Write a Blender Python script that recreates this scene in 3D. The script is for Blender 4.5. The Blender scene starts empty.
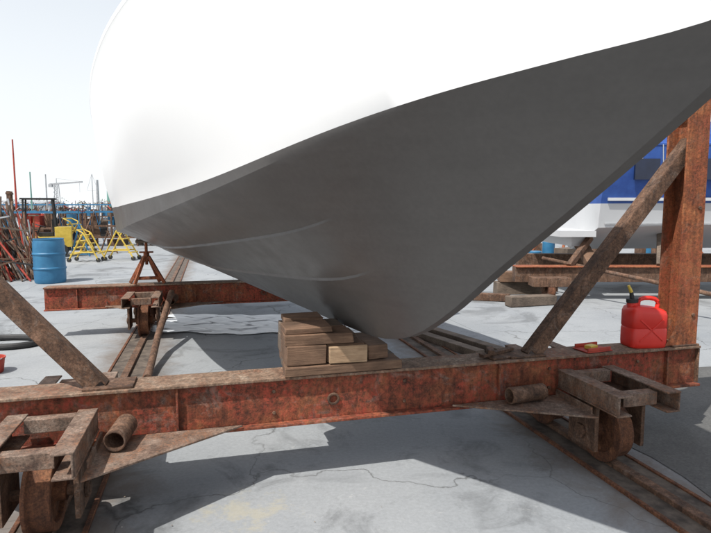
import bpy, bmesh, math, random
from mathutils import Vector, Matrix
random.seed(7)
S=bpy.context.scene
S.view_settings.view_transform='Standard'
S.view_settings.look='None'
S.view_settings.exposure=0
R=math.radians
TH=R(14.7)
AL,AR=-1.52,1.48

# ------------------------------------------------------------ materials
def new_mat(name):
    m=bpy.data.materials.new(name); m.use_nodes=True
    nt=m.node_tree; b=nt.nodes['Principled BSDF']
    return m,nt,b
def N(nt,t,**k):
    n=nt.nodes.new(t)
    for a,v in k.items(): setattr(n,a,v)
    return n
def noise(nt,vec,scale,detail=5,rough=.6,dist=0):
    n=N(nt,'ShaderNodeTexNoise'); n.inputs['Scale'].default_value=scale
    n.inputs['Detail'].default_value=min(detail,6); n.inputs['Roughness'].default_value=rough
    n.inputs['Distortion'].default_value=dist
    nt.links.new(vec,n.inputs['Vector']); return n.outputs['Fac']
def ramp(nt,fac,stops):
    r=N(nt,'ShaderNodeValToRGB'); e=r.color_ramp.elements
    while len(e)<len(stops): e.new(.5)
    for i,(p,c) in enumerate(stops):
        e[i].position=p
        if not isinstance(c,(tuple,list)): c=(c,c,c)
        e[i].color=(c[0],c[1],c[2],1)
    nt.links.new(fac,r.inputs['Fac']); return r.outputs['Color']
def mix(nt,fac,a,b,mode='MIX'):
    m=N(nt,'ShaderNodeMix',data_type='RGBA',blend_type=mode)
    if isinstance(fac,(int,float)): m.inputs[0].default_value=fac
    else: nt.links.new(fac,m.inputs[0])
    for i,x in ((6,a),(7,b)):
        if isinstance(x,tuple): m.inputs[i].default_value=(x[0],x[1],x[2],1)
        else: nt.links.new(x,m.inputs[i])
    return m.outputs[2]
def math_(nt,op,a,b=None,c=None):
    n=N(nt,'ShaderNodeMath',operation=op)
    for i,x in enumerate((a,b,c)):
        if x is None: continue
        if isinstance(x,(int,float)): n.inputs[i].default_value=x
        else: nt.links.new(x,n.inputs[i])
    return n.outputs[0]
def bump(nt,b,h,strength=.3,dist=.01):
    n=N(nt,'ShaderNodeBump'); n.inputs['Strength'].default_value=strength
    n.inputs['Distance'].default_value=dist
    nt.links.new(h,n.inputs['Height']); nt.links.new(n.outputs[0],b.inputs['Normal'])
def coord(nt):
    return N(nt,'ShaderNodeTexCoord').outputs['Object']

def simple(name,c1,c2,scale=6,rough=.6,bs=.1,metal=0,fine=60):
    m,nt,b=new_mat(name); v=coord(nt)
    n1=noise(nt,v,scale,5,.65)
    col=ramp(nt,n1,[(.35,c1),(.65,c2)])
    nt.links.new(col,b.inputs['Base Color'])
    b.inputs['Roughness'].default_value=rough; b.inputs['Metallic'].default_value=metal
    if bs: bump(nt,b,noise(nt,v,fine,3),bs,.004)
    return m
def rust(name,dark,mid,light,paint=None,pamt=.5,scale=5,grey=None):
    m,nt,b=new_mat(name); v=coord(nt)
    n1=noise(nt,v,scale,6,.78,.6); n2=noise(nt,v,scale*11,6,.75)
    n3=noise(nt,v,scale*.6,6,.75,.5)
    c=ramp(nt,n1,[(.3,dark),(.5,mid),(.70,light)])
    d=ramp(nt,n2,[(.35,.40),(.65,1.15)])
    mk2=ramp(nt,n2,[(.40,0.0),(.54,1.0)])
    if paint:
        mk=ramp(nt,n3,[(pamt-.08,0.0),(pamt+.08,1.0)])
        mk=mix(nt,1.0,mk,mk2,'MULTIPLY')
        c=mix(nt,mk,c,paint)
    if grey:
        n5=noise(nt,v,scale*1.3,6,.8,1.0)
        mk=ramp(nt,n5,[(.53,0.0),(.66,.7)])
        c=mix(nt,mk,c,grey)
    mp=N(nt,'ShaderNodeMapping'); mp.inputs['Scale'].default_value=(9,9,1.2)
    nt.links.new(v,mp.inputs['Vector'])
    st=ramp(nt,noise(nt,mp.outputs[0],3,5,.7),[(.35,.62),(.6,1.08)])
    c=mix(nt,1.0,c,st,'MULTIPLY')
    c=mix(nt,1.0,c,d,'MULTIPLY')
    nt.links.new(c,b.inputs['Base Color'])
    b.inputs['Roughness'].default_value=.85
    bump(nt,b,n2,.8,.006)
    return m

M_rustred=rust('rust_red_paint',(.055,.020,.012),(.24,.070,.030),(.42,.17,.07),(.35,.060,.032),.50,4,(.24,.175,.14))
M_rustdk=rust('rust_dark',(.045,.024,.016),(.155,.082,.048),(.29,.165,.105),None,.5,7,(.22,.165,.13))
M_dust=rust('rust_dusty_top',(.13,.075,.048),(.28,.18,.12),(.42,.33,.25),(.24,.09,.045),.56,6)
M_rustor=rust('rust_orange',(.13,.036,.015),(.37,.115,.04),(.50,.21,.085),(.30,.075,.033),.5,5,(.23,.13,.085))
M_channel=rust('dolly_steel',(.12,.07,.05),(.26,.178,.132),(.39,.305,.245),(.25,.115,.06),.53,8)
M_wheel=rust('wheel_rust',(.05,.022,.014),(.17,.066,.03),(.30,.13,.06),None,.5,9)

def hull_mat(name,c1,c2,rough,coat=0,streak=False):
    m,nt,b=new_mat(name); v=coord(nt)
    n1=noise(nt,v,.9,5,.6); col=ramp(nt,n1,[(.3,c1),(.7,c2)])
    if streak:
        mp=N(nt,'ShaderNodeMapping'); mp.inputs['Scale'].default_value=(.8,.8,12)
        nt.links.new(v,mp.inputs['Vector'])
        n2=noise(nt,mp.outputs[0],2.2,4,.6)
        col=mix(nt,1.0,col,ramp(nt,n2,[(.3,.95),(.7,1.04)]),'MULTIPLY')
        n4=noise(nt,v,46,3,.5)
        col=mix(nt,1.0,col,ramp(nt,n4,[(.3,.94),(.7,1.05)]),'MULTIPLY')
        rr=ramp(nt,noise(nt,v,6,4,.6),[(.3,rough-.07),(.7,rough+.08)])
        nt.links.new(rr,b.inputs['Roughness'])
        bump(nt,b,noise(nt,v,120,3),.08,.002)
    else: b.inputs['Roughness'].default_value=rough
    nt.links.new(col,b.inputs['Base Color'])
    b.inputs['Coat Weight'].default_value=coat
    return m
M_anti=hull_mat('antifouling_gray',(.088,.082,.078),(.115,.108,.102),.36,0,True)
M_white=hull_mat('white_gelcoat',(.88,.88,.87),(.90,.90,.89),.4,.1)
M_offw=hull_mat('offwhite_hull',(.46,.47,.48),(.56,.57,.58),.35,.2)
M_blue=simple('blue_canvas',(.016,.055,.24),(.03,.095,.34),3,.6,.2,0,30)
M_bluedk=simple('dark_window',(.008,.012,.03),(.012,.02,.05),3,.1,0)
def wood(name,c1,c2,ax=(1,14,14)):
    m,nt,b=new_mat(name); v=coord(nt)
    mp=N(nt,'ShaderNodeMapping'); mp.inputs['Scale'].default_value=ax
    nt.links.new(v,mp.inputs['Vector'])
    n=noise(nt,mp.outputs[0],6,6,.7,.6); n2=noise(nt,v,5,5)
    c=ramp(nt,n,[(.3,c1),(.7,c2)])
    c=mix(nt,1.0,c,ramp(nt,n2,[(.3,.5),(.65,1.1)]),'MULTIPLY')
    nt.links.new(c,b.inputs['Base Color']); b.inputs['Roughness'].default_value=.88
    bump(nt,b,n,.8,.005); return m
M_wood=wood('block_wood',(.095,.050,.03),(.24,.145,.09))
M_woodl=wood('block_wood_light',(.30,.185,.105),(.46,.32,.20))
M_woodg=wood('weathered_timber',(.08,.06,.047),(.21,.16,.12))
M_red=simple('red_plastic',(.58,.022,.014),(.68,.035,.022),4,.38,.08)
M_redp=simple('red_paint',(.30,.03,.02),(.45,.06,.03),8,.6,.2)
M_black=simple('black_rubber',(.012,.012,.012),(.03,.03,.03),8,.6,.1)
M_yel=simple('yellow_paint',(.50,.35,.04),(.66,.48,.08),8,.5,.1)
M_bluep=simple('blue_plastic',(.02,.12,.24),(.035,.17,.31),4,.5,.05)
M_dirt=simple('rail_dirt',(.05,.04,.033),(.15,.12,.095),9,.95,.5)
M_white2=simple('plastic_sheeting',(.50,.52,.54),(.66,.68,.70),4,.35,.2)
M_grey=simple('gray_metal',(.30,.31,.32),(.45,.46,.47),6,.5,.1,.3)
M_green=simple('green_mast',(.12,.26,.22),(.16,.32,.28),6,.5,.1)
M_leaf=simple('foliage',(.09,.12,.07),(.16,.19,.12),3,.7,0)  # leaf colour lightened to stand in for distance haze
M_trunk=simple('trunk',(.22,.19,.15),(.3,.26,.21),6,.9,.2)
M_debris=simple('debris',(.10,.08,.065),(.28,.23,.18),40,.9,.2)

def ground_mat():
    m,nt,b=new_mat('concrete'); v=coord(nt)
    c=ramp(nt,noise(nt,v,.55,5,.65,.3),[(.3,(.245,.262,.277)),(.7,(.33,.345,.353))])
    f=ramp(nt,noise(nt,v,45,5,.7),[(.3,.86),(.7,1.08)])
    c=mix(nt,1.0,c,f,'MULTIPLY')
    st=ramp(nt,noise(nt,v,2.3,6,.75,.8),[(.30,.62),(.46,.94),(1,1.0)])
    c=mix(nt,1.0,c,st,'MULTIPLY')
    dp=ramp(nt,noise(nt,v,.8,6,.6,.7),[(.36,.62),(.44,.97),(1,1.0)])
    c=mix(nt,1.0,c,dp,'MULTIPLY')
    sc=ramp(nt,noise(nt,v,5.5,6,.8,1.5),[(.60,0.0),(.72,.5)])
    c=mix(nt,sc,c,(.42,.42,.41))
    mp=N(nt,'ShaderNodeMapping'); mp.inputs['Location'].default_value=(.55,-2.62,0)
    nt.links.new(v,mp.inputs['Vector'])
    ln=N(nt,'ShaderNodeVectorMath',operation='LENGTH'); nt.links.new(mp.outputs[0],ln.inputs[0])
    nz=noise(nt,v,7,6,.75)
    ye=ramp(nt,math_(nt,'MULTIPLY_ADD',nz,1.3,ln.outputs['Value']),[(.66,.45),(.84,0.0)])
    c=mix(nt,ye,c,(.37,.335,.23))
    mp2=N(nt,'ShaderNodeMapping'); mp2.vector_type='TEXTURE'
    mp2.inputs['Rotation'].default_value=(0,0,TH); mp2.inputs['Location'].default_value=(0,3.023,0)
    nt.links.new(v,mp2.inputs['Vector'])
    sx=N(nt,'ShaderNodeSeparateXYZ'); nt.links.new(mp2.outputs[0],sx.inputs[0])
    nd=noise(nt,v,3.2,6,.75,.6)
    for ax in (AL,AR):
        dd=math_(nt,'ABSOLUTE',math_(nt,'SUBTRACT',sx.outputs[0],ax))
        q=math_(nt,'MULTIPLY_ADD',nd,.7,dd)
        mk=ramp(nt,q,[(.50,.75),(.78,0.0)])
        c=mix(nt,mk,c,(.135,.105,.082))
    ad=N(nt,'ShaderNodeVectorMath',operation='ADD'); ad.inputs[1].default_value=(-2.35,-1.05,0)
    nt.links.new(mp2.outputs[0],ad.inputs[0])
    br=N(nt,'ShaderNodeTexBrick'); br.offset=0; br.inputs['Scale'].default_value=1
    br.inputs['Brick Width'].default_value=6.4; br.inputs['Row Height'].default_value=4.7
    br.inputs['Mortar Size'].default_value=.005; br.inputs['Mortar Smooth'].default_value=.4
    nt.links.new(ad.outputs[0],br.inputs['Vector'])
    j=ramp(nt,br.outputs['Fac'],[(0,1.0),(1,.5)])
    c=mix(nt,1.0,c,j,'MULTIPLY')
    nn=N(nt,'ShaderNodeTexNoise'); nn.inputs['Scale'].default_value=1.6; nn.inputs['Detail'].default_value=6
    nt.links.new(v,nn.inputs['Vector'])
    va=N(nt,'ShaderNodeVectorMath',operation='MULTIPLY_ADD')
    nt.links.new(nn.outputs['Color'],va.inputs[0]); va.inputs[1].default_value=(.9,.9,0)
    nt.links.new(v,va.inputs[2])
    vc=N(nt,'ShaderNodeTexVoronoi',feature='DISTANCE_TO_EDGE'); vc.inputs['Scale'].default_value=.5
    nt.links.new(va.outputs[0],vc.inputs['Vector'])
    ck=ramp(nt,vc.outputs['Distance'],[(.001,.9),(.0042,0.0)])
    mk=ramp(nt,noise(nt,v,.5,2),[(.42,0.0),(.5,.8)])
    ck=mix(nt,1.0,ck,mk,'MULTIPLY')
    c=mix(nt,ck,c,(.05,.05,.048))
    nt.links.new(c,b.inputs['Base Color']); b.inputs['Roughness'].default_value=.9
    bump(nt,b,noise(nt,v,70,5,.7),.3,.004)
    return m
M_conc=ground_mat()
def dark_ground_mat():  # dark grey mottled ground colour
    m,nt,b=new_mat('dark_ground'); v=coord(nt)
    c=ramp(nt,noise(nt,v,1.1,6,.7,.5),[(.3,(.065,.065,.063)),(.7,(.13,.128,.122))])
    f=ramp(nt,noise(nt,v,60,5,.7),[(.3,.7),(.7,1.25)])
    c=mix(nt,1.0,c,f,'MULTIPLY')
    nt.links.new(c,b.inputs['Base Color']); b.inputs['Roughness'].default_value=.9
    bump(nt,b,noise(nt,v,80,5,.7),.5,.006); return m
M_dkground=dark_ground_mat()

# ------------------------------------------------------------ mesh builder
class B:
    def __init__(s,name,M=None):
        s.name=name; s.bm=bmesh.new(); s.mats=[]; s.M=M or Matrix.Identity(4)
    def mi(s,m):
        if m not in s.mats: s.mats.append(m)
        return s.mats.index(m)
    def poly(s,pts,m):
        f=s.bm.faces.new([s.bm.verts.new(p) for p in pts]); f.material_index=s.mi(m); return f
    def hexa(s,p,m):
        v=[s.bm.verts.new(q) for q in p]; i=s.mi(m)
        for q in ((0,3,2,1),(4,5,6,7),(0,1,5,4),(1,2,6,5),(2,3,7,6),(3,0,4,7)):
            s.bm.faces.new([v[k] for k in q]).material_index=i
    def box(s,x0,x1,y0,y1,z0,z1,m,rot=0,jit=0):
        c=Vector(((x0+x1)/2,(y0+y1)/2,0)); q=[]
        for z in (z0,z1):
            for x,y in ((x0,y0),(x1,y0),(x1,y1),(x0,y1)):
                v=Vector((x,y,z))
                if rot:
                    d=v-c; d=Matrix.Rotation(rot,3,'Z')@Vector((d.x,d.y,0)); v=Vector((c.x+d.x,c.y+d.y,z))
                if jit: v+=Vector([random.uniform(-jit,jit) for _ in range(3)])
                q.append(v)
        s.hexa(q,m)
    def bar(s,p0,p1,w,h,m,up=(0,0,1)):
        p0=Vector(p0);p1=Vector(p1);d=(p1-p0).normalized();up=Vector(up)
        if abs(d.dot(up))>.98: up=Vector((0,1,0))
        a=d.cross(up).normalized()*w/2; b=a.cross(d).normalized()*h/2
        q=[p0-a-b,p0+a-b,p0+a+b,p0-a+b,p1-a-b,p1+a-b,p1+a+b,p1-a+b]
        s.hexa(q,m)
    def cyl(s,p0,p1,r,m,seg=14,r2=None,inner=0):
        p0=Vector(p0);p1=Vector(p1);d=(p1-p0).normalized()
        up=Vector((0,0,1)) if abs(d.z)<.9 else Vector((1,0,0))
        a=d.cross(up).normalized();b=d.cross(a);r2=r if r2 is None else r2
        i=s.mi(m)
        def ring(p,rr): return [s.bm.verts.new(p+a*math.cos(2*math.pi*k/seg)*rr+b*math.sin(2*math.pi*k/seg)*rr) for k in range(seg)]
        A=ring(p0,r);C=ring(p1,r2)
        def sk(X,Y):
            for k in range(seg):
                f=s.bm.faces.new((X[k],X[(k+1)%seg],Y[(k+1)%seg],Y[k])); f.material_index=i; f.smooth=True
        sk(A,C)
        if inner:
            A2=ring(p0,inner);C2=ring(p1,inner)
            sk(A2,C2); sk(A,A2); sk(C,C2)
        else:
            s.bm.faces.new(A).material_index=i; s.bm.faces.new(C).material_index=i
    def tube(s,pts,r,m,seg=10):
        i=s.mi(m); prev=None
        for k,p in enumerate(pts):
            p=Vector(p); d=(Vector(pts[min(k+1,len(pts)-1)])-Vector(pts[max(k-1,0)])).normalized()
            up=Vector((0,0,1)) if abs(d.z)<.95 else Vector((0,1,0))
            a=d.cross(up).normalized(); b=d.cross(a)
            ring=[s.bm.verts.new(p+a*math.cos(2*math.pi*q/seg)*r+b*math.sin(2*math.pi*q/seg)*r) for q in range(seg)]
            if prev:
                for q in range(seg): s.bm.faces.new((prev[q],prev[(q+1)%seg],ring[(q+1)%seg],ring[q])).material_index=i
            else: s.bm.faces.new(ring).material_index=i
            prev=ring
        s.bm.faces.new(prev).material_index=i
    def lathe(s,c,axis,prof,m,seg=36):
        c=Vector(c);d=Vector(axis).normalized()
        up=Vector((0,0,1)) if abs(d.z)<.9 else Vector((1,0,0))
        a=d.cross(up).normalized();b=d.cross(a);i=s.mi(m);rings=[]
        for (r,x) in prof:
            rings.append([s.bm.verts.new(c+d*x+(a*math.cos(2*math.pi*k/seg)+b*math.sin(2*math.pi*k/seg))*max(r,.0005)) for k in range(seg)])
        for j in range(len(rings)-1):
            for k in range(seg):
                f=s.bm.faces.new((rings[j][k],rings[j][(k+1)%seg],rings[j+1][(k+1)%seg],rings[j+1][k])); f.material_index=i; f.smooth=True
        s.bm.faces.new(rings[0]).material_index=i; s.bm.faces.new(rings[-1]).material_index=i
    def prism(s,pts,z0,z1,m):
        n=len(pts);i=s.mi(m)
        A=[s.bm.verts.new((p[0],p[1],z0)) for p in pts];C=[s.bm.verts.new((p[0],p[1],z1)) for p in pts]
        s.bm.faces.new(A[::-1]).material_index=i;s.bm.faces.new(C).material_index=i
        for k in range(n): s.bm.faces.new((A[k],A[(k+1)%n],C[(k+1)%n],C[k])).material_index=i
    def finish(s,bev=0,segs=2,sharp=32,smooth=True,recalc=True):
        if recalc: bmesh.ops.recalc_face_normals(s.bm,faces=s.bm.faces)
        me=bpy.data.meshes.new(s.name); s.bm.to_mesh(me); s.bm.free()
        for m in s.mats: me.materials.append(m)
        if smooth:
            for p in me.polygons: p.use_smooth=True
            me.set_sharp_from_angle(angle=R(sharp))
        o=bpy.data.objects.new(s.name,me); S.collection.objects.link(o); o.matrix_world=s.M
        if bev:
            md=o.modifiers.new('bevel','BEVEL'); md.width=bev; md.segments=segs; md.limit_method='ANGLE'; md.angle_limit=R(40)
            md.harden_normals=False
        return o

# ------------------------------------------------------------ ground
g=B('ground'); g.poly([(-400,-60,0),(400,-60,0),(400,700,0),(-400,700,0)],M_conc); g.finish(smooth=False)
K=Matrix.Translation((0,3.023,0))@Matrix.Rotation(TH,4,'Z')
a=B('dark_ground_sheet',K)  # darker grey sheet over the concrete, right of the right rail
edge=[(1.76+.03*math.sin(k*1.7)+random.uniform(-.02,.02),-6+k*.25) for k in range(29)]
top=[(1.8+k*.5,1.25+.05*math.sin(k)+random.uniform(-.03,.03)) for k in range(1,60)]
a.poly([(x,y,.004) for x,y in edge]+[(x,y,.004) for x,y in top]+[(31.5,-6,.004)],M_dkground); a.finish(smooth=False)

def rail(ax):
    r=B('steel_rail',K)
    r.poly([(ax-.16,-5,.008),(ax+.16,-5,.008),(ax+.16,26,.008),(ax-.16,26,.008)],M_dirt)
    r.box(ax-.032,ax+.032,-5,26,.0,.035,M_rustdk)
    r.box(ax-.175,ax-.15,-5,26,-.02,.018,M_wheel)
    r.box(ax+.15,ax+.175,-5,26,-.02,.018,M_wheel)
    r.finish(.004)
rail(AL); rail(AR)

# ------------------------------------------------------------ cradle
def cradle(b0,name,a0,a1,struts=True):
    c=B(name,K)
    z0,z1=.32,.59
    W=.21
    c.box(a0,a1,b0,b0+W,z1-.016,z1,M_dust)
    c.box(a0,a1,b0-.012,b0+W,z0,z0+.016,M_rustred)
    c.box(a0+.002,a1-.002,b0+.035,b0+.047,z0+.016,z1-.016,M_rustred)
    c.box(a0+.002,a1-.002,b0+W-.047,b0+W-.035,z0+.016,z1-.016,M_rustred)
    for x in (a0+.35,-.95,.90,a1-.25):
        c.box(x-.006,x+.006,b0+.008,b0+.035,z0+.017,z1-.017,M_rustred)
    c.box(a1-.008,a1+.004,b0+.01,b0+W-.01,z0+.02,z1-.02,M_rustdk)
    c.cyl((-.12,b0+.02,z0+.12),(-.12,b0+.036,z0+.12),.035,M_rustdk,18,inner=.022)
    for x in (-1.95,-.45,.3,1.25,1.9):
        for z in (z0+.07,z0+.19): c.cyl((x,b0+.024,z),(x,b0+.036,z),.011,M_rustdk,6)
    for ax,inn in ((AL,1),(AR,-1)):
        zt=.515
        for dx in (-.155,.155):
            x=ax+dx; sgn=1 if dx>0 else -1
            for y0,y1 in ((b0-.54,b0-.013),(b0+W+.002,b0+W+.42)):
                c.box(x-.045,x+.045,y0,y1,zt-.010,zt,M_channel)
                c.box(x-.045,x+.045,y0,y1,zt-.115,zt-.105,M_channel)
                c.box(x+sgn*.036-.005,x+sgn*.036+.005,y0,y1,zt-.105,zt-.010,M_channel)
            c.box(x-.012,x+.012,b0-.33,b0-.09,.12,zt-.116,M_rustdk)
            c.box(x-.012,x+.012,b0+W+.06,b0+W+.30,.12,zt-.116,M_rustdk)
        c.box(ax-.109,ax+.109,b0-.47,b0-.40,zt-.09,zt-.02,M_channel)
        c.box(ax-.109,ax+.109,b0-.10,b0-.04,zt-.07,zt-.004,M_channel)
        c.box(ax-.109,ax+.109,b0+W+.34,b0+W+.40,zt-.09,zt-.02,M_channel)
        for yy in (b0-.21,b0+W+.18):
            r=.17; zc=.035+r
            c.lathe((ax,yy,zc),(1,0,0),[(.03,-.09),(.045,-.09),(.045,-.05),(.13,-.035),(.135,-.055),(r+.022,-.055),(r+.022,-.038),(r,-.034),(r,.055),(.135,.055),(.13,.03),(.045,.04),(.045,.09),(.03,.09)],M_wheel)
            c.cyl((ax-.19,yy,zc),(ax+.19,yy,zc),.025,M_rustdk)
            for sg in (-1,1): c.cyl((ax+sg*.168,yy,zc),(ax+sg*.185,yy,zc),.045,M_rustdk,6)
        s=inn
        c.prism([(ax+s*.20,b0-.46),(ax+s*.90,b0-.014),(ax+s*.20,b0-.014)] if s>0 else [(ax+s*.20,b0-.014),(ax+s*.90,b0-.014),(ax+s*.20,b0-.40)],.345,.357,M_channel)
        c.prism([(ax-s*.20,b0-.014),(ax-s*.20,b0-.25),(ax-s*.45,b0-.014)],.345,.357,M_channel)
        c.bar((ax+s*.21,b0-.35,.37),(ax+s*.21,b0-.02,.37),.012,.05,M_channel)
    c.cyl((AL+.30,b0-.22,.415),(AL+.33,b0-.02,.425),.052,M_rustdk,22,inner=.042)
    c.cyl((AR-.58,b0-.10,.41),(AR-.34,b0-.075,.41),.048,M_rustdk,22,inner=.038)
    if struts:
        for sg,foot,top in ((-1,-1.28,-2.42),(1,1.10,2.25)):
            p0=Vector((foot,b0+.10,z1-.0)); p1=Vector((top,b0+.10,1.95))
            d=(p1-p0).normalized(); n=Vector((-d.z*1,0,d.x)) 
            if n.z<0: n=-n
            m=M_rustdk
            c.bar(p0+d*.02,p1,.085,.010,m,up=(0,0,1))
            off=n*(-.042)+Vector((0,-.040,0))
            c.bar(p0+d*.05+off,p1+off,.008,.085,m,up=(0,0,1))
            c.box(foot-.12,foot+.12,b0+.02,b0+.19,z1+.001,z1+.013,M_rustdk)
            x=2.26 if sg>0 else -2.50
            c.box(x-.085,x+.085,b0+.015,b0+.028,z1,2.22,M_rustor)
            c.box(x-.085,x+.085,b0+.172,b0+.185,z1,2.22,M_rustor)
            c.box(x-.006,x+.006,b0+.028,b0+.172,z1,2.22,M_rustor)
            c.box(x-.11,x+.11,b0+.0,b0+.20,2.22,2.24,M_rustdk)
            c.box(x-.11,x+.10,b0+.004,b0+.205,z1+.001,z1+.014,M_rustdk)
            for z in (.8,1.5): c.cyl((x+.04,b0+.006,z),(x+.04,b0+.016,z),.014,M_rustdk,6)
            c.poly([(x-.0855,b0+.012,z1+.014),(x-.17,b0+.012,z1+.014),(x-.0855,b0+.012,z1+.15)],M_rustor)
    return c.finish(.003)
cradle(0,'boat_cradle',-2.62,2.37)
cradle(4.08,'boat_cradle',-2.62,2.37,struts=False)

sc=B('scrap_steel_bracket',K)
sc.box(.84,1.02,.03,.17,.592,.604,M_rustdk,.2)
sc.bar((.80,.06,.612),(1.06,.16,.618),.035,.02,M_rustdk)
sc.bar((.90,.15,.63),(.86,.05,.63),.04,.03,M_rustdk)
sc.finish(.003)
tr=B('red_tray',K)
tr.box(1.50,1.70,.02,.16,.592,.600,M_redp,.1); tr.box(1.51,1.69,.02,.032,.600,.622,M_redp,.1); tr.box(1.51,1.69,.148,.16,.600,.622,M_redp,.1)
tr.box(1.55,1.62,.06,.11,.601,.625,M_yel,.3)
tr.finish(.003)

# ------------------------------------------------------------ wood blocks
w=B('wood_block_stack',K)
w.box(-.39,.27,-.01,.135,.592,.648,M_wood,.0,.005)
w.box(-.38,.28,.145,.27,.592,.646,M_woodg,.01,.005)
w.box(-.37,.22,.28,.42,.592,.646,M_wood,.01,.005)
w.box(-.385,-.165,.0,.20,.650,.756,M_wood,.01,.005)
w.box(-.38,-.17,.21,.41,.650,.756,M_woodg,-.01,.005)
w.box(-.155,.055,.012,.20,.650,.752,M_wood,-.01,.003)
w.box(-.150,.065,-.016,.008,.651,.746,M_woodl,-.01,.002)
w.box(-.15,.06,.21,.41,.650,.756,M_wood,.01,.005)
w.box(.075,.19,.02,.36,.650,.735,M_wood,.03,.005)
w.box(-.39,-.01,.0,.20,.760,.818,M_wood,-.01,.005)
w.box(-.38,-.02,.21,.41,.760,.822,M_woodg,.01,.005)
w.box(-.385,-.13,.01,.20,.824,.858,M_wood,.03,.005)
w.box(-.36,-.14,.22,.42,.828,.866,M_wood,-.03,.005)
w.finish(.005)

# ------------------------------------------------------------ hulls
def cub(T,s):
    if s<=T[0][0]: return T[0][1]
    if s>=T[-1][0]: return T[-1][1]
    for k in range(len(T)-1):
        if T[k][0]<=s<=T[k+1][0]: break
    x0,y0=T[k];x1,y1=T[k+1];h=x1-x0
    def tan(j):
        if j==0: return (T[1][1]-T[0][1])/(T[1][0]-T[0][0])
        if j==len(T)-1: return (T[-1][1]-T[-2][1])/(T[-1][0]-T[-2][0])
        a_=(T[j][1]-T[j-1][1])/(T[j][0]-T[j-1][0]);b_=(T[j+1][1]-T[j][1])/(T[j+1][0]-T[j][0])
        return 0 if a_*b_<0 else (a_+b_)/2
    m0,m1=tan(k)*h,tan(k+1)*h;t=(s-x0)/h
    return (2*t**3-3*t*t+1)*y0+(t**3-2*t*t+t)*m0+(-2*t**3+3*t*t)*y1+(t**3-t*t)*m1
KZ=[(-6,.75),(-3,.77),(-1,.785),(-.3,.79),(0,.80),(.2,.83),(.417,.90),(.65,1.03),(.97,1.255),(1.415,1.556),(1.739,1.79),(2.0,1.985),(2.5,2.42),(3.05,2.95)]
CO=[(-6,1.0),(-4,1.07),(-2.5,1.11),(-1.3,1.0),(-.2,.81),(.3,.69),(.75,.54),(1.42,.31),(1.804,.125),(2.0,.028),(3.05,.026)]
CZ=[(-6,1.17),(-4,1.25),(-2.5,1.34),(-1.3,1.46),(-.2,1.605),(.3,1.69),(.75,1.785),(1.42,1.872),(1.804,1.91),(2.0,1.988),(2.5,2.425),(3.05,2.955)]
SO=[(-6,1.22),(-4,1.30),(-3,1.32),(-2,1.31),(-1,1.235),(-.5,1.14),(0,1.00),(1,.68),(2,.34),(2.6,.16),(3.05,.05)]
SZ=[(-6,2.48),(-3,2.50),(-1,2.55),(0,2.64),(1,2.78),(2,2.92),(3.05,3.06)]
WD=[(-6,.33),(-4,.26),(-2.5,.176),(-1.3,.105),(-.2,.048),(.3,.036),(.75,.022),(1.42,.010),(3.05,.008)]
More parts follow.
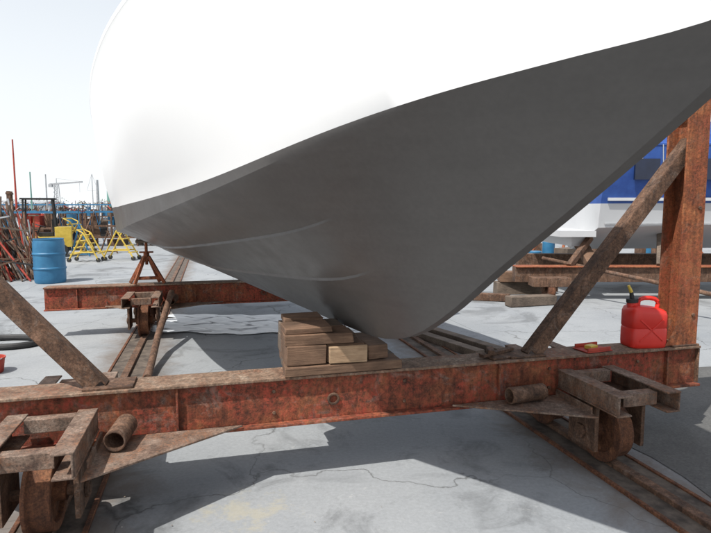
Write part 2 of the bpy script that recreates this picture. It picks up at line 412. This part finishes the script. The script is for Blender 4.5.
def hull(name,M,mb,mt,md,strake=True,extra=None,wadd=0,rail_=.012):
    h=B(name,M); bm=h.bm
    ib,it,idk=h.mi(mb),h.mi(mt),h.mi(md)
    st=[-6+.12*k for k in range(0,58)]; st=[s for s in st if s<.9]+[.9+.06*k for k in range(0,36)]
    st=[s for s in st if s<3.05]+[3.05]
    def sm(T,s,w=.35): return sum(cub(T,s+w*q)*g_ for q,g_ in ((-1,.15),(-.5,.2),(0,.3),(.5,.2),(1,.15)))
    hw=.026; prev=None
    for s in st:
        w_=.30 if s<1.5 else max(.05,.30-(s-1.5)*.6)
        k=(hw,cub(KZ,s)); c=(max(sm(CO,s,w_),hw+.001),sm(CZ,s,w_)); sh=(sm(SO,s,w_*.8),cub(SZ,s))
        wd=sm(WD,s)+wadd; c=(c[0],max(c[1],k[1]+.004)); wl=(c[0]+.012+wd*.10,c[1]+wd)
        if s>1.9: wl=(min(wl[0],sh[0]),wl[1])
        do,dz=c[0]-k[0],c[1]-k[1]; L=max(math.hypot(do,dz),1e-4); nx,nz=dz/L,-do/L
        fd=max(0,min(1,(.95-s)/1.3)); fd=fd*fd*(3-2*fd)
        amp=(.011 if strake else 0)*fd
        pts=[]
        fr=[(0,0),(.03,0),(.10,0),(.20,0),(.30,0),(.37,1),(.38,0),(.46,0),(.54,0),(.61,0),(.67,1),(.68,0),(.75,0),(.83,0),(.92,0),(.965,0.5*(s<.6)),(1,.6*(s<.6))]
        for f,am in fr:
            cc=-.034*math.sin(math.pi*f)*max(0,min(1,(s+2)/2.2))*max(0,min(1,(1.9-s)/.9))
            A=am*amp+cc
            pts.append((k[0]+do*f+nx*A, k[1]+dz*f+nz*A))
        nb=len(pts)
        pts.append(wl)
        for q in range(1,11):
            f=q/10
            bl=.035*math.sin(math.pi*f)*max(0,min(1,(1.2-s)/1.6))
            pts.append((wl[0]+(sh[0]-wl[0])*f+bl*min(1,(sh[0]-wl[0])*4), wl[1]+(sh[1]-wl[1])*f))
        pts[-1]=(sh[0],sh[1]); pts.append((sh[0]+rail_,sh[1]+.008)); pts.append((sh[0]+rail_,sh[1]+.035)); pts.append((sh[0]-.01 if sh[0]>.06 else sh[0]*.5,sh[1]+.05))
        ring=[bm.verts.new((s,-o,z)) for o,z in reversed(pts)]+[bm.verts.new((s,o,z)) for o,z in pts]
        n=len(pts)
        if prev:
            for j in range(len(ring)-1):
                f=bm.faces.new((prev[j],prev[j+1],ring[j+1],ring[j]))
                jj=j-n if j>=n else n-2-j
                if j==n-1: f.material_index=ib
                else: f.material_index= ib if jj<nb else it
            f=bm.faces.new((prev[-1],prev[0],ring[0],ring[-1])); f.material_index=idk
        else:
            for j in range(n-1):
                f=bm.faces.new((ring[j],ring[j+1],ring[2*n-2-j],ring[2*n-1-j])); jj=n-2-j
                f.material_index= ib if jj<nb else it
        prev=ring
    for j in range(n-1):
        bm.faces.new((prev[j],prev[j+1],prev[2*n-2-j],prev[2*n-1-j])).material_index=it
    if extra: extra(h)
    return h.finish(0,sharp=24)
F0=(.13,3.0)
fx,fy=.438,-.899
def frame(F,fw):
    fw=Vector((fw[0],fw[1],0)).normalized(); sd=Vector((0,0,1)).cross(fw)
    m=Matrix.Identity(4)
    for i in range(3):
        m[i][0]=fw[i]; m[i][1]=sd[i]; m[i][2]=(0,0,1)[i]
    m[0][3],m[1][3]=F
    return m
def cabin(h):
    pr=[(-5.6,-.80),(-1.6,-.80),(-.4,-.35),(-.4,.35),(-1.6,.80),(-5.6,.80)]
    i=h.mi(M_white)
    A=[h.bm.verts.new((x,y,2.56)) for x,y in pr];C=[h.bm.verts.new((x*.96-.25 if x>-5 else x,y*.86,3.0)) for x,y in pr]
    h.bm.faces.new(C).material_index=i
    for k in range(6): h.bm.faces.new((A[k],A[(k+1)%6],C[(k+1)%6],C[k])).material_index=i
    for y in (-.772,.772):
        for x in (-5.0,-3.8,-2.7): h.box(x,x+.8,y-.012,y+.012,2.68,2.88,M_bluedk)
MB=frame(F0,(fx,fy))
hull('motor_boat',MB,M_anti,M_white,M_white,True,cabin,0,.004)

# ------------------------------------------------------------ blue covered boat in background
def cover(h):
    i=h.mi(M_blue); prev=None
    for k in range(0,25):
        s=-5.95+k*.3; o=cub(SO,s)*.97; z=cub(SZ,s)+.03; rz=.50*math.sin(math.pi*min(1,(k/2+1.5)/13))+.04*math.cos(k*math.pi/2)
        ring=[h.bm.verts.new((s,o*math.cos(t),z+rz*max(0,math.sin(t))**.8)) for t in [math.pi*q/10 for q in range(11)]]
        if prev:
            for j in range(10): h.bm.faces.new((prev[j],prev[j+1],ring[j+1],ring[j])).material_index=i
        else: h.bm.faces.new(ring).material_index=i
        prev=ring
    h.bm.faces.new(prev).material_index=i
    h.box(-6.6,-6.0,-.95,.95,1.02,1.12,M_offw)
    h.box(-6.3,-6.0,-.7,.7,.85,1.02,M_offw)
    for x0,x1 in ((-5.55,-5.15),(-4.6,-3.4),(-3.1,-2.2)):
        for sgn in (-1,1):
            y=sgn*(cub(SO,(x0+x1)/2)-.03)
            h.box(x0,x1,y-.02,y+.02,1.95,2.28,M_bluedk)
    for sgn in (-1,1):
        for k in range(18):
            s=-5.9+k*.3
            h.bar((s,sgn*(cub(CO,s)+.09),1.64),(s+.3,sgn*(cub(CO,s+.3)+.09),1.64),.03,.05,M_offw)
            h.bar((s,sgn*(cub(CO,s)+.015),1.24),(s+.3,sgn*(cub(CO,s+.3)+.015),1.24),.02,.025,M_grey)
        for k in range(20):
            s=-5.8+k*.33; y=sgn*(cub(SO,s)+.02)
            h.cyl((s,y,2.5),(s+.06,y*.95,2.15),.008,M_offw,5)
MB2=frame((9.95,10.45),(1,.04))
hull('covered_motor_boat',MB2,M_offw,M_blue,M_blue,False,cover,.07)
c2=B('yard_cradle')
c2.box(2.6,6.9,9.0,9.2,.30,.54,M_rustdk); c2.box(2.6,6.9,8.95,9.25,.541,.556,M_rustor)
c2.box(3.2,9.5,10.9,11.1,.35,.6,M_rustdk)
for x in (3.1,6.2):
    c2.box(x-.3,x+.3,8.7,8.98,.26,.40,M_rustdk)
    c2.lathe((x,8.85,.17),(1,.0,0),[(.03,-.06),(.17,-.06),(.17,.05),(.03,.05)],M_wheel,20)
    c2.box(x-.12,x-.08,8.78,8.92,.17,.259,M_rustdk);c2.box(x+.08,x+.12,8.78,8.92,.17,.259,M_rustdk)
    c2.bar((x+.4,9.1,.55),(x+.9,9.5,1.0),.09,.09,M_rustdk)
c2.bar((5.0,9.1,.55),(5.3,9.7,1.15),.12,.12,M_woodg)
c2.bar((3.9,9.1,.55),(3.95,9.9,.95),.2,.12,M_wood)
c2.finish(.004)
tb=B('timber_pile')
tb.box(2.45,3.5,9.6,9.85,.0,.22,M_woodg,.1,.01);tb.box(2.5,3.3,9.5,9.75,.23,.40,M_wood,-.1,.01);tb.box(2.3,3.1,8.4,8.6,0,.16,M_woodg,.3,.01)
tb.box(1.7,2.5,8.9,9.05,0,.12,M_rustdk,-.3,.01)
tb.finish(.01)
pp=B('long_pipe'); pp.cyl((3.3,9.8,.62),(5.6,5.75,.20),.032,M_rustdk,12)
pp.box(4.8,5.0,6.9,7.1,0,.27,M_woodg,.5); pp.finish(.003)
cl=B('yard_clutter')
random.seed(12)
for k in range(44):
    x=random.uniform(2.2,11);y=random.uniform(13,18);h=random.uniform(.2,.9)
    if k%3==0: cl.cyl((x,y,0),(x,y,h),.16,random.choice((M_grey,M_rustdk,M_bluep)),14)
    elif k%3==1: cl.box(x-.4,x+.4,y-.2,y+.2,.0,h*.7,random.choice((M_woodg,M_rustdk,M_wood,M_rustdk)),random.uniform(-.6,.6))
    else: cl.bar((x,y,.05),(x+random.uniform(-.8,.8),y+.5,h+.5),.06,.06,random.choice((M_rustdk,M_rustor)))
cl.finish(.01)

# ------------------------------------------------------------ gas can
def gascan():
    T=K@Matrix.Translation((2.0,.105,.590))@Matrix.Rotation(R(-8),4,'Z')
    b=B('gas_can',T)
    bm=b.bm; i=b.mi(M_red)
    secs=[(0,.118,.078),(.008,.126,.085),(.03,.128,.087),(.12,.128,.087),(.13,.124,.083),(.14,.128,.087),(.225,.127,.086),(.25,.118,.080),(.265,.095,.065)]
    prev=None
    for z,hx,hy in secs:
        ring=[];n=28
        for k in range(n):
            t=2*math.pi*k/n; cx,sy=math.cos(t),math.sin(t); p=5
            ring.append(bm.verts.new((math.copysign(abs(cx)**(2/p),cx)*hx,math.copysign(abs(sy)**(2/p),sy)*hy,z+(.012*(-math.copysign(abs(cx)**(2/p),cx)) if z>.22 else 0))))
        if prev:
            for k in range(n): bm.faces.new((prev[k],prev[(k+1)%n],ring[(k+1)%n],ring[k])).material_index=i
        else: bm.faces.new(ring).material_index=i
        prev=ring
    bm.faces.new(prev).material_index=i
    b.tube([(.085,0,.245),(.090,0,.275),(.086,0,.298),(.07,0,.312),(.03,0,.320),(-.01,0,.320),(-.035,0,.312),(-.048,0,.295),(-.05,0,.26)],.0145,M_red,12)
    b.cyl((-.085,0,.25),(-.090,0,.295),.034,M_red,20)
    b.cyl((-.090,0,.293),(-.092,0,.318),.037,M_black,20)
    b.cyl((-.092,0,.315),(-.100,0,.36),.015,M_black,12,.012)
    b.cyl((-.100,0,.36),(-.122,0,.405),.012,M_yel,12,.009)
    for sg in (-1,1):
        b.bar((-.08,sg*.0865,.05),(.08,sg*.0865,.19),.010,.006,M_red,up=(0,1,0))
        b.bar((.08,sg*.0865,.05),(-.08,sg*.0865,.19),.010,.006,M_red,up=(0,1,0))
    b.finish(.0015,sharp=40)
gascan()

# ------------------------------------------------------------ jack stands
def jack(name,x,y,z0,z1,m,spread=.22,M=None):
    j=B(name,M)
    zm=z0+(z1-z0)*.62
    for k in range(4):
        t=math.pi/4+k*math.pi/2+.2
        j.bar((x+spread*math.cos(t),y+spread*math.sin(t)*.45,z0),(x+.03*math.cos(t),y+.03*math.sin(t),zm),.035,.035,m)
    for k in (0,2):
        j.bar((x-spread*.62,y+.06*(k-1),z0+.06),(x+spread*.62,y+.06*(k-1),z0+.06),.02,.025,m)
    j.cyl((x,y,zm-.1),(x,y,z1-.03),.018,m,10); j.cyl((x,y,zm-.06),(x,y,zm+.04),.034,m,12)
    j.bar((x-.08,y,zm+.05),(x+.08,y,zm+.05),.02,.02,m)
    j.box(x-.11,x+.11,y-.08,y+.08,z1-.03,z1,M_woodg)
    return j.finish(.003)
jack('jack_stand',-1.50,4.16,.60,1.12,M_rustor,.24,K)
jack('jack_stand',1.1,4.16,.60,1.12,M_rustor,.24,K)

# ------------------------------------------------------------ pole, timbers, hose
p=B('steel_pole'); p.tube([(-1.80,4.70,.036),(-1.9,5.1,.09),(-2.02,5.6,.20),(-2.15,6.45,.52)],.034,M_rustdk,14); p.finish(.0)
p=B('ground_timber')
d=Vector((.52,-.9,0)).normalized()
for (x,y,l) in ((.60,6.6,1.3),(.86,6.65,1.25)):
    p.bar((x,y,.04),(x+d.x*l,y+d.y*l,.04),.12,.08,M_woodg)
p.finish(.006)
hs=B('rubber_hose')
pts=[(-6.0+.1*k,6.15+.10*math.sin(k*.35),.035) for k in range(22)]
c0=Vector((-3.82,pts[-1][1]-.23,.035))
for k in range(0,13):
    an=math.pi/2-k/12*math.pi; pts.append((c0.x+.34*math.cos(an),c0.y+.23*math.sin(an),.035))
for k in range(1,20): pts.append((c0.x-.1*k,c0.y-.23-.05*math.sin(k*.35),.035))
hs.tube(pts,.034,M_black,10); hs.finish()
rb=B('red_bucket')
rb.lathe((-3.33,4.98,0),(0,0,1),[(.09,0),(.095,.01),(.11,.13),(.117,.13),(.117,.142),(.105,.142),(.09,.02),(.01,.02)],M_redp,24)
rb.tube([(-3.33+.115*math.cos(t),4.98-.02-.10*math.sin(t),.14-.02*math.sin(t)) for t in [math.pi*q/10 for q in range(11)]],.004,M_grey,6)
rb.finish()

ps=B('plastic_sheet'); nx,ny=70,26; G=[]
random.seed(31)
for j in range(ny+1):
    row=[]
    for i_ in range(nx+1):
        u_,v_=i_/nx,j/ny
        x=-2.55+3.5*u_+.10*math.sin(j*.7)+.05*math.sin(j*1.9)
        y=6.55+1.15*v_+.06*math.sin(i_*.21)*(1 if j<ny/2 else .5)+.03*math.sin(i_*.7)
        z=.010+.004*abs(math.sin(i_*.55+j*.35))+.004*max(0,math.sin(i_*.23-j*.6))**6+random.random()*.001
        row.append(ps.bm.verts.new((x+random.uniform(-.01,.01),y+random.uniform(-.01,.01),z)))
    G.append(row)
ii=ps.mi(M_white2)
for j in range(ny):
    for i_ in range(nx): ps.bm.faces.new((G[j][i_],G[j][i_+1],G[j+1][i_+1],G[j+1][i_])).material_index=ii
ps.finish(sharp=180)

random.seed(77)
db=B('ground_debris')
def chip(x,y,s):
    z=.006; q=[]
    n=random.choice((4,5)); a0=random.random()*6
    for k in range(n):
        an=a0+k*6.283/n; rr=s*random.uniform(.5,1.1); q.append((x+math.cos(an)*rr,y+math.sin(an)*rr,z+random.random()*s*.2))
    top_=(x,y,z+s*.35)
    for k in range(n): db.poly([q[k],q[(k+1)%n],top_],M_debris)
for k in range(420):
    aa=random.choice((AL,AR)) 
    a_,b_=aa+random.gauss(0,.2),random.uniform(-2.5,6)
    P=K@Vector((a_,b_,0)); chip(P.x,P.y,random.uniform(.002,.008))
for k in range(160):
    chip(random.uniform(-4,4),random.uniform(1.8,8),random.uniform(.0015,.005))
db.finish(smooth=False,recalc=False)

# ------------------------------------------------------------ barrel
bb=B('blue_barrel')
bb.lathe((-6.17,11.2,0),(0,0,1),[(.27,0),(.285,.03),(.29,.1),(.292,.27),(.305,.285),(.305,.31),(.292,.325),(.292,.56),(.305,.575),(.305,.60),(.292,.615),(.288,.80),(.275,.86),(.28,.87),(.28,.89),(.25,.89),(.245,.865),(.02,.865)],M_bluep,32)
bb.cyl((-6.25,11.1,.865),(-6.25,11.1,.885),.03,M_black,10)
bb.finish()

# ------------------------------------------------------------ yellow stands
def ystand(x,y,sc,flip=1):
    b=B('yellow_work_stand')
    def P(a_,b_,c_): return (x+a_*sc*flip,y+b_*sc,c_*sc)
    for s in (-.25,.25):
        b.cyl(P(-.45,s,.08),P(.05,s,.95),.022,M_yel,8); b.cyl(P(.05,s,.95),P(.5,s,.08),.022,M_yel,8)
        b.cyl(P(-.3,s,.32),P(.38,s,.32),.018,M_yel,8)
        b.cyl(P(.05,s,.95),P(-.15,s,1.05),.018,M_yel,8)
        for xx in (-.45,.5):
            b.lathe(P(xx,s,.07),(0,1,0),[(.01,-.02),(.07*sc,-.02),(.07*sc,.02),(.01,.02)],M_black,14)
    for t in (.2,.45,.7,.92):
        b.box(*sorted((P(-.45+.5*t-.07,0,0)[0],P(-.45+.5*t+.07,0,0)[0])),y-.25*sc,y+.25*sc,(.08+.87*t)*sc-.012,(.08+.87*t)*sc+.012,M_yel)
    b.cyl(P(.5,-.25,.3),P(.5,.25,.3),.02,M_yel,8); b.cyl(P(-.15,-.25,1.05),P(-.15,.25,1.05),.02,M_yel,8)
    b.finish()
ystand(-7.55,15.6,.85); ystand(-6.75,16.1,.9,-1); ystand(-9.3,18.4,1.1)
# small yellow forklift
def forklift(x,y):
    T=Matrix.Translation((x,y,0))@Matrix.Rotation(R(205),4,'Z')
    f=B('yellow_forklift',T)
    f.box(-.7,.45,-.4,.4,.28,.62,M_yel); f.box(-.95,-.5,-.42,.42,.30,.92,M_yel); f.box(-.45,-.05,-.22,.22,.63,.74,M_black); f.box(-.5,-.42,-.22,.22,.75,1.15,M_black)
    for sx_ in (-.55,.35):
        for sy_ in (-.38,.38): f.bar((sx_,sy_,.62),(sx_*.85,sy_,1.75),.05,.05,M_black)
    f.box(-.55,.38,-.42,.42,1.75,1.80,M_black)
    for sx_,r_ in ((-.65,.2),(.4,.26)):
        for sy_ in (-.42,.42): f.lathe((sx_,sy_,r_),(0,1,0),[(.05,-.08),(r_*.6,-.08),(r_*.62,-.07),(r_*.95,-.08),(r_,-.05),(r_,.05),(r_*.95,.08),(.05,.08)],M_black,20)
    for sy_ in (-.25,.25):
        f.box(.62,.72,sy_-.04,sy_+.04,.08,2.0,M_rustdk); f.box(.73,1.5,sy_-.05,sy_+.05,.10,.14,M_rustdk)
    f.box(.60,.74,-.3,.3,.5,.56,M_rustdk); f.box(.60,.74,-.3,.3,1.9,1.96,M_rustdk)
    f.cyl((.05,0,.6),(-.1,0,.95),.02,M_black,8); f.lathe((-.1,0,.95),(-.3,0,.8),[(.12,-.01),(.15,-.01),(.15,.01),(.12,.01)],M_black,16)
    f.finish(.02)
forklift(-9.8,17.2)

# ------------------------------------------------------------ pile of boat stand poles
random.seed(41)
pl=B('pole_pile')
mm=[M_rustdk,M_rustdk,M_redp,M_grey,M_woodg,M_rustred,M_dust,M_rustdk,M_black]
for k in range(210):
    x=-9.0+random.random()*2.2; y=11.3+random.random()*1.0
    h=random.uniform(1.1,1.9)*(1-.35*max(0,(x+7.6)/.8) if x>-7.6 else 1)
    lean=random.uniform(-.85,.0); ly=random.uniform(-.2,.5)
    pl.cyl((x-lean*.5,y-ly*.3,0.01),(x+lean*.5-.15,y+ly,h),random.uniform(.009,.024),random.choice(mm),6)
for k in range(18):
    x=-8.5+random.random()*1.5; y=11.1+random.random()*.5; z=random.uniform(.1,1.2)
    pl.bar((x-.4,y,z),(x+.4,y+.2,z+random.uniform(-.5,.3)),.04,.03,random.choice(mm))
pl.finish()
for k,(x,y) in enumerate(((-10.2,15.5),(-9.2,16.0),(-8.6,17.4),(-8.2,18.5),(-10.8,17))):
    jack('jack_stand',x,y,0,1.1+.2*(k%3),(M_rustdk,M_rustor,M_bluep)[k%3],.4)

def rack(x0,x1,y,h,seed):
    random.seed(seed)
    r=B('storage_rack'); n=int((x1-x0)/1.2)+1
    for k in range(n+1):
        x=x0+(x1-x0)*k/n
        for yy in (y,y+.9): r.box(x-.03,x+.03,yy-.03,yy+.03,0,h,M_rustdk)
        r.bar((x,y,.3),(x,y+.9,h-.2),.03,.03,M_rustdk)
    for z in (.35,h*.55,h-.1):
        for yy in (y,y+.9): r.box(x0-.04,x1+.04,yy-.035,yy+.035,z-.04,z+.03,M_rustdk if z<h*.6 else M_bluep)
    mats=[M_rustdk,M_bluep,M_woodg,M_redp,M_grey,M_rustdk,M_black,M_white2,M_bluedk,M_wood]
    for z in (.02,.38,h*.55+.03):
        x=x0+.1
        while x<x1-.3:
            w_=random.uniform(.08,.4);hh=random.uniform(.12,.42)*h*.8
            if z<.1: hh=.24
            if random.random()<.9:
                if random.random()<.3: r.cyl((x+w_/2,y+.4,z),(x+w_/2,y+.4,z+hh),w_*.45,random.choice(mats),12)
                else: r.box(x,x+w_,y+.1,y+.1+random.uniform(.2,.6),z+.001,z+hh,random.choice(mats),random.uniform(-.1,.1))
            x+=w_+.03
    for k in range(int((x1-x0)*9)):
        x=random.uniform(x0,x1); r.cyl((x,y+random.random()*.8,random.choice((0,h-.1))),(x+random.uniform(-.4,.4),y+random.random(),h+random.uniform(-.1,.15)),.016,random.choice(mats),6)
    r.finish()
rack(-13.5,-9.6,19.5,1.45,3); rack(-19,-12,24,1.45,4); rack(-11.6,-7.6,22,1.45,5); rack(-24,-16,17,1.5,9); rack(-30,-12,34,1.8,11)

def mast(name,x,y,h,r,m,sp=0):
    b=B(name); b.cyl((x,y,0),(x,y,h),r,m,10,r*.6)
    b.box(x-.15,x+.15,y-.15,y+.15,0,.08,m)
    if sp: 
        b.cyl((x-sp,y,h*.68),(x+sp,y,h*.68),r*.4,m,6)
        for s_ in (-1,1):
            b.cyl((x+s_*sp,y,h*.68),(x,y,h),.012,m,4)
    b.finish()
mast('red_pole',-15.1,25,4.5,.05,M_redp)
mast('green_pole',-17.3,30,3.4,.05,M_green)
mast('gray_pole',-16.7,30.4,3.3,.05,M_grey)
mast('sailboat_mast',-24.3,52,4.6,.05,M_grey,.5)
mast('green_pole',-19.5,44.5,3.9,.22,M_green)
mast('green_pole',-20.4,44.5,3.7,.15,M_grey)
cr=B('yard_crane')
X,Y=-52,98
for sx_ in (-.4,.4):
    for sy_ in (-.4,.4): cr.cyl((X+sx_,Y+sy_,0),(X+sx_*.6,Y+sy_*.6,5.6),.06,M_grey,5)
for k in range(8):
    z=.7*k; cr.cyl((X-.4,Y-.4,z),(X+.38,Y-.4,z+.7),.035,M_grey,4); cr.cyl((X+.4,Y-.4,z),(X-.38,Y-.4,z+.7),.035,M_grey,4)
cr.bar((X-1.2,Y,5.6),(X+4.5,Y,6.0),.3,.25,M_grey); cr.cyl((X,Y,6.6),(X+4.4,Y,6.1),.03,M_grey,4); cr.cyl((X,Y,5.6),(X,Y,6.6),.06,M_grey,5)
cr.cyl((X+4.0,Y,5.9),(X+4.0,Y,4.2),.02,M_grey,4); cr.box(X-1.3,X-.7,Y-.3,Y+.3,5.1,5.6,M_grey)
cr.finish()
random.seed(5)
tm=B('distant_trees')
for k in range(60):
    cx=-150+k*4.2+random.uniform(-1,1); cy=165+random.uniform(-6,6); rr=random.uniform(1.2,2.2); hh=random.uniform(1.4,3.2)
    tm.cyl((cx,cy,0),(cx,cy,hh),.2,M_trunk,5)
    for q in range(90):
        v=Vector([random.gauss(0,1) for _ in range(3)]).normalized()*rr*random.random()**.4
        p0=Vector((cx,cy,hh))+Vector((v.x*1.5,v.y,v.z*.8)); sz=random.uniform(.25,.5)
        a1=Vector([random.uniform(-1,1) for _ in range(3)])*sz; a2=Vector([random.uniform(-1,1) for _ in range(3)])*sz
        if p0.z>0.2: tm.poly([p0,p0+a1,p0+a2],M_leaf)
tm.finish(smooth=False,recalc=False)
def shed(name,x0,x1,y0,y1,h,m,mr):
    b=B(name); b.box(x0,x1,y0,y1,0,h,m)
    xm=(y0+y1)/2
    b.hexa([(x0-.3,y0-.3,h+.001),(x1+.3,y0-.3,h+.001),(x1+.3,y1+.3,h+.001),(x0-.3,y1+.3,h+.001),(x0-.3,xm-.05,h+.7),(x1+.3,xm-.05,h+.7),(x1+.3,xm+.05,h+.7),(x0-.3,xm+.05,h+.7)],mr)
    n=int((x1-x0)/3)
    for k in range(n):
        x=x0+1+k*3; b.box(x,x+1.2,y0-.03,y0-.003,h*.45,h*.75,M_bluedk)
    b.finish()
shed('warehouse',14,40,60,75,3.6,M_offw,M_grey)
shed('warehouse',-70,-46,80,90,1.9,M_offw,M_grey)

# ------------------------------------------------------------ sky, sun, camera
tosun=Vector((-.42,-.46,1.0)).normalized()
W=bpy.data.worlds.new('World'); S.world=W; W.use_nodes=True
nt=W.node_tree; bg=nt.nodes['Background']
sk=nt.nodes.new('ShaderNodeTexSky'); sk.sky_type='NISHITA'; sk.sun_disc=False
sk.sun_elevation=math.asin(tosun.z); sk.sun_rotation=math.atan2(tosun.x,tosun.y)
sk.dust_density=3; sk.air_density=1.0; sk.altitude=0
tc=nt.nodes.new('ShaderNodeTexCoord'); sx=nt.nodes.new('ShaderNodeSeparateXYZ'); nt.links.new(tc.outputs['Generated'],sx.inputs[0])
hz=ramp(nt,sx.outputs['Z'],[(0,.97),(.18,.86),(.55,.5),(1,.30)])
col=mix(nt,hz,sk.outputs[0],(6.9,7.15,7.3))
nt.links.new(col,bg.inputs['Color']); bg.inputs['Strength'].default_value=.15
L=bpy.data.lights.new('sun','SUN'); L.energy=5; L.angle=R(.5); L.color=(1,.965,.91)
lo=bpy.data.objects.new('sun',L); S.collection.objects.link(lo)
lo.rotation_mode='QUATERNION'; lo.rotation_quaternion=(-tosun).to_track_quat('-Z','Y')
cam=bpy.data.cameras.new('camera'); co=bpy.data.objects.new('camera',cam); S.collection.objects.link(co)
cam.sensor_width=36; cam.lens=28.25; cam.clip_start=.05; cam.clip_end=2000
co.location=(0,0,1.5); co.rotation_euler=(R(84),0,0)
S.camera=co
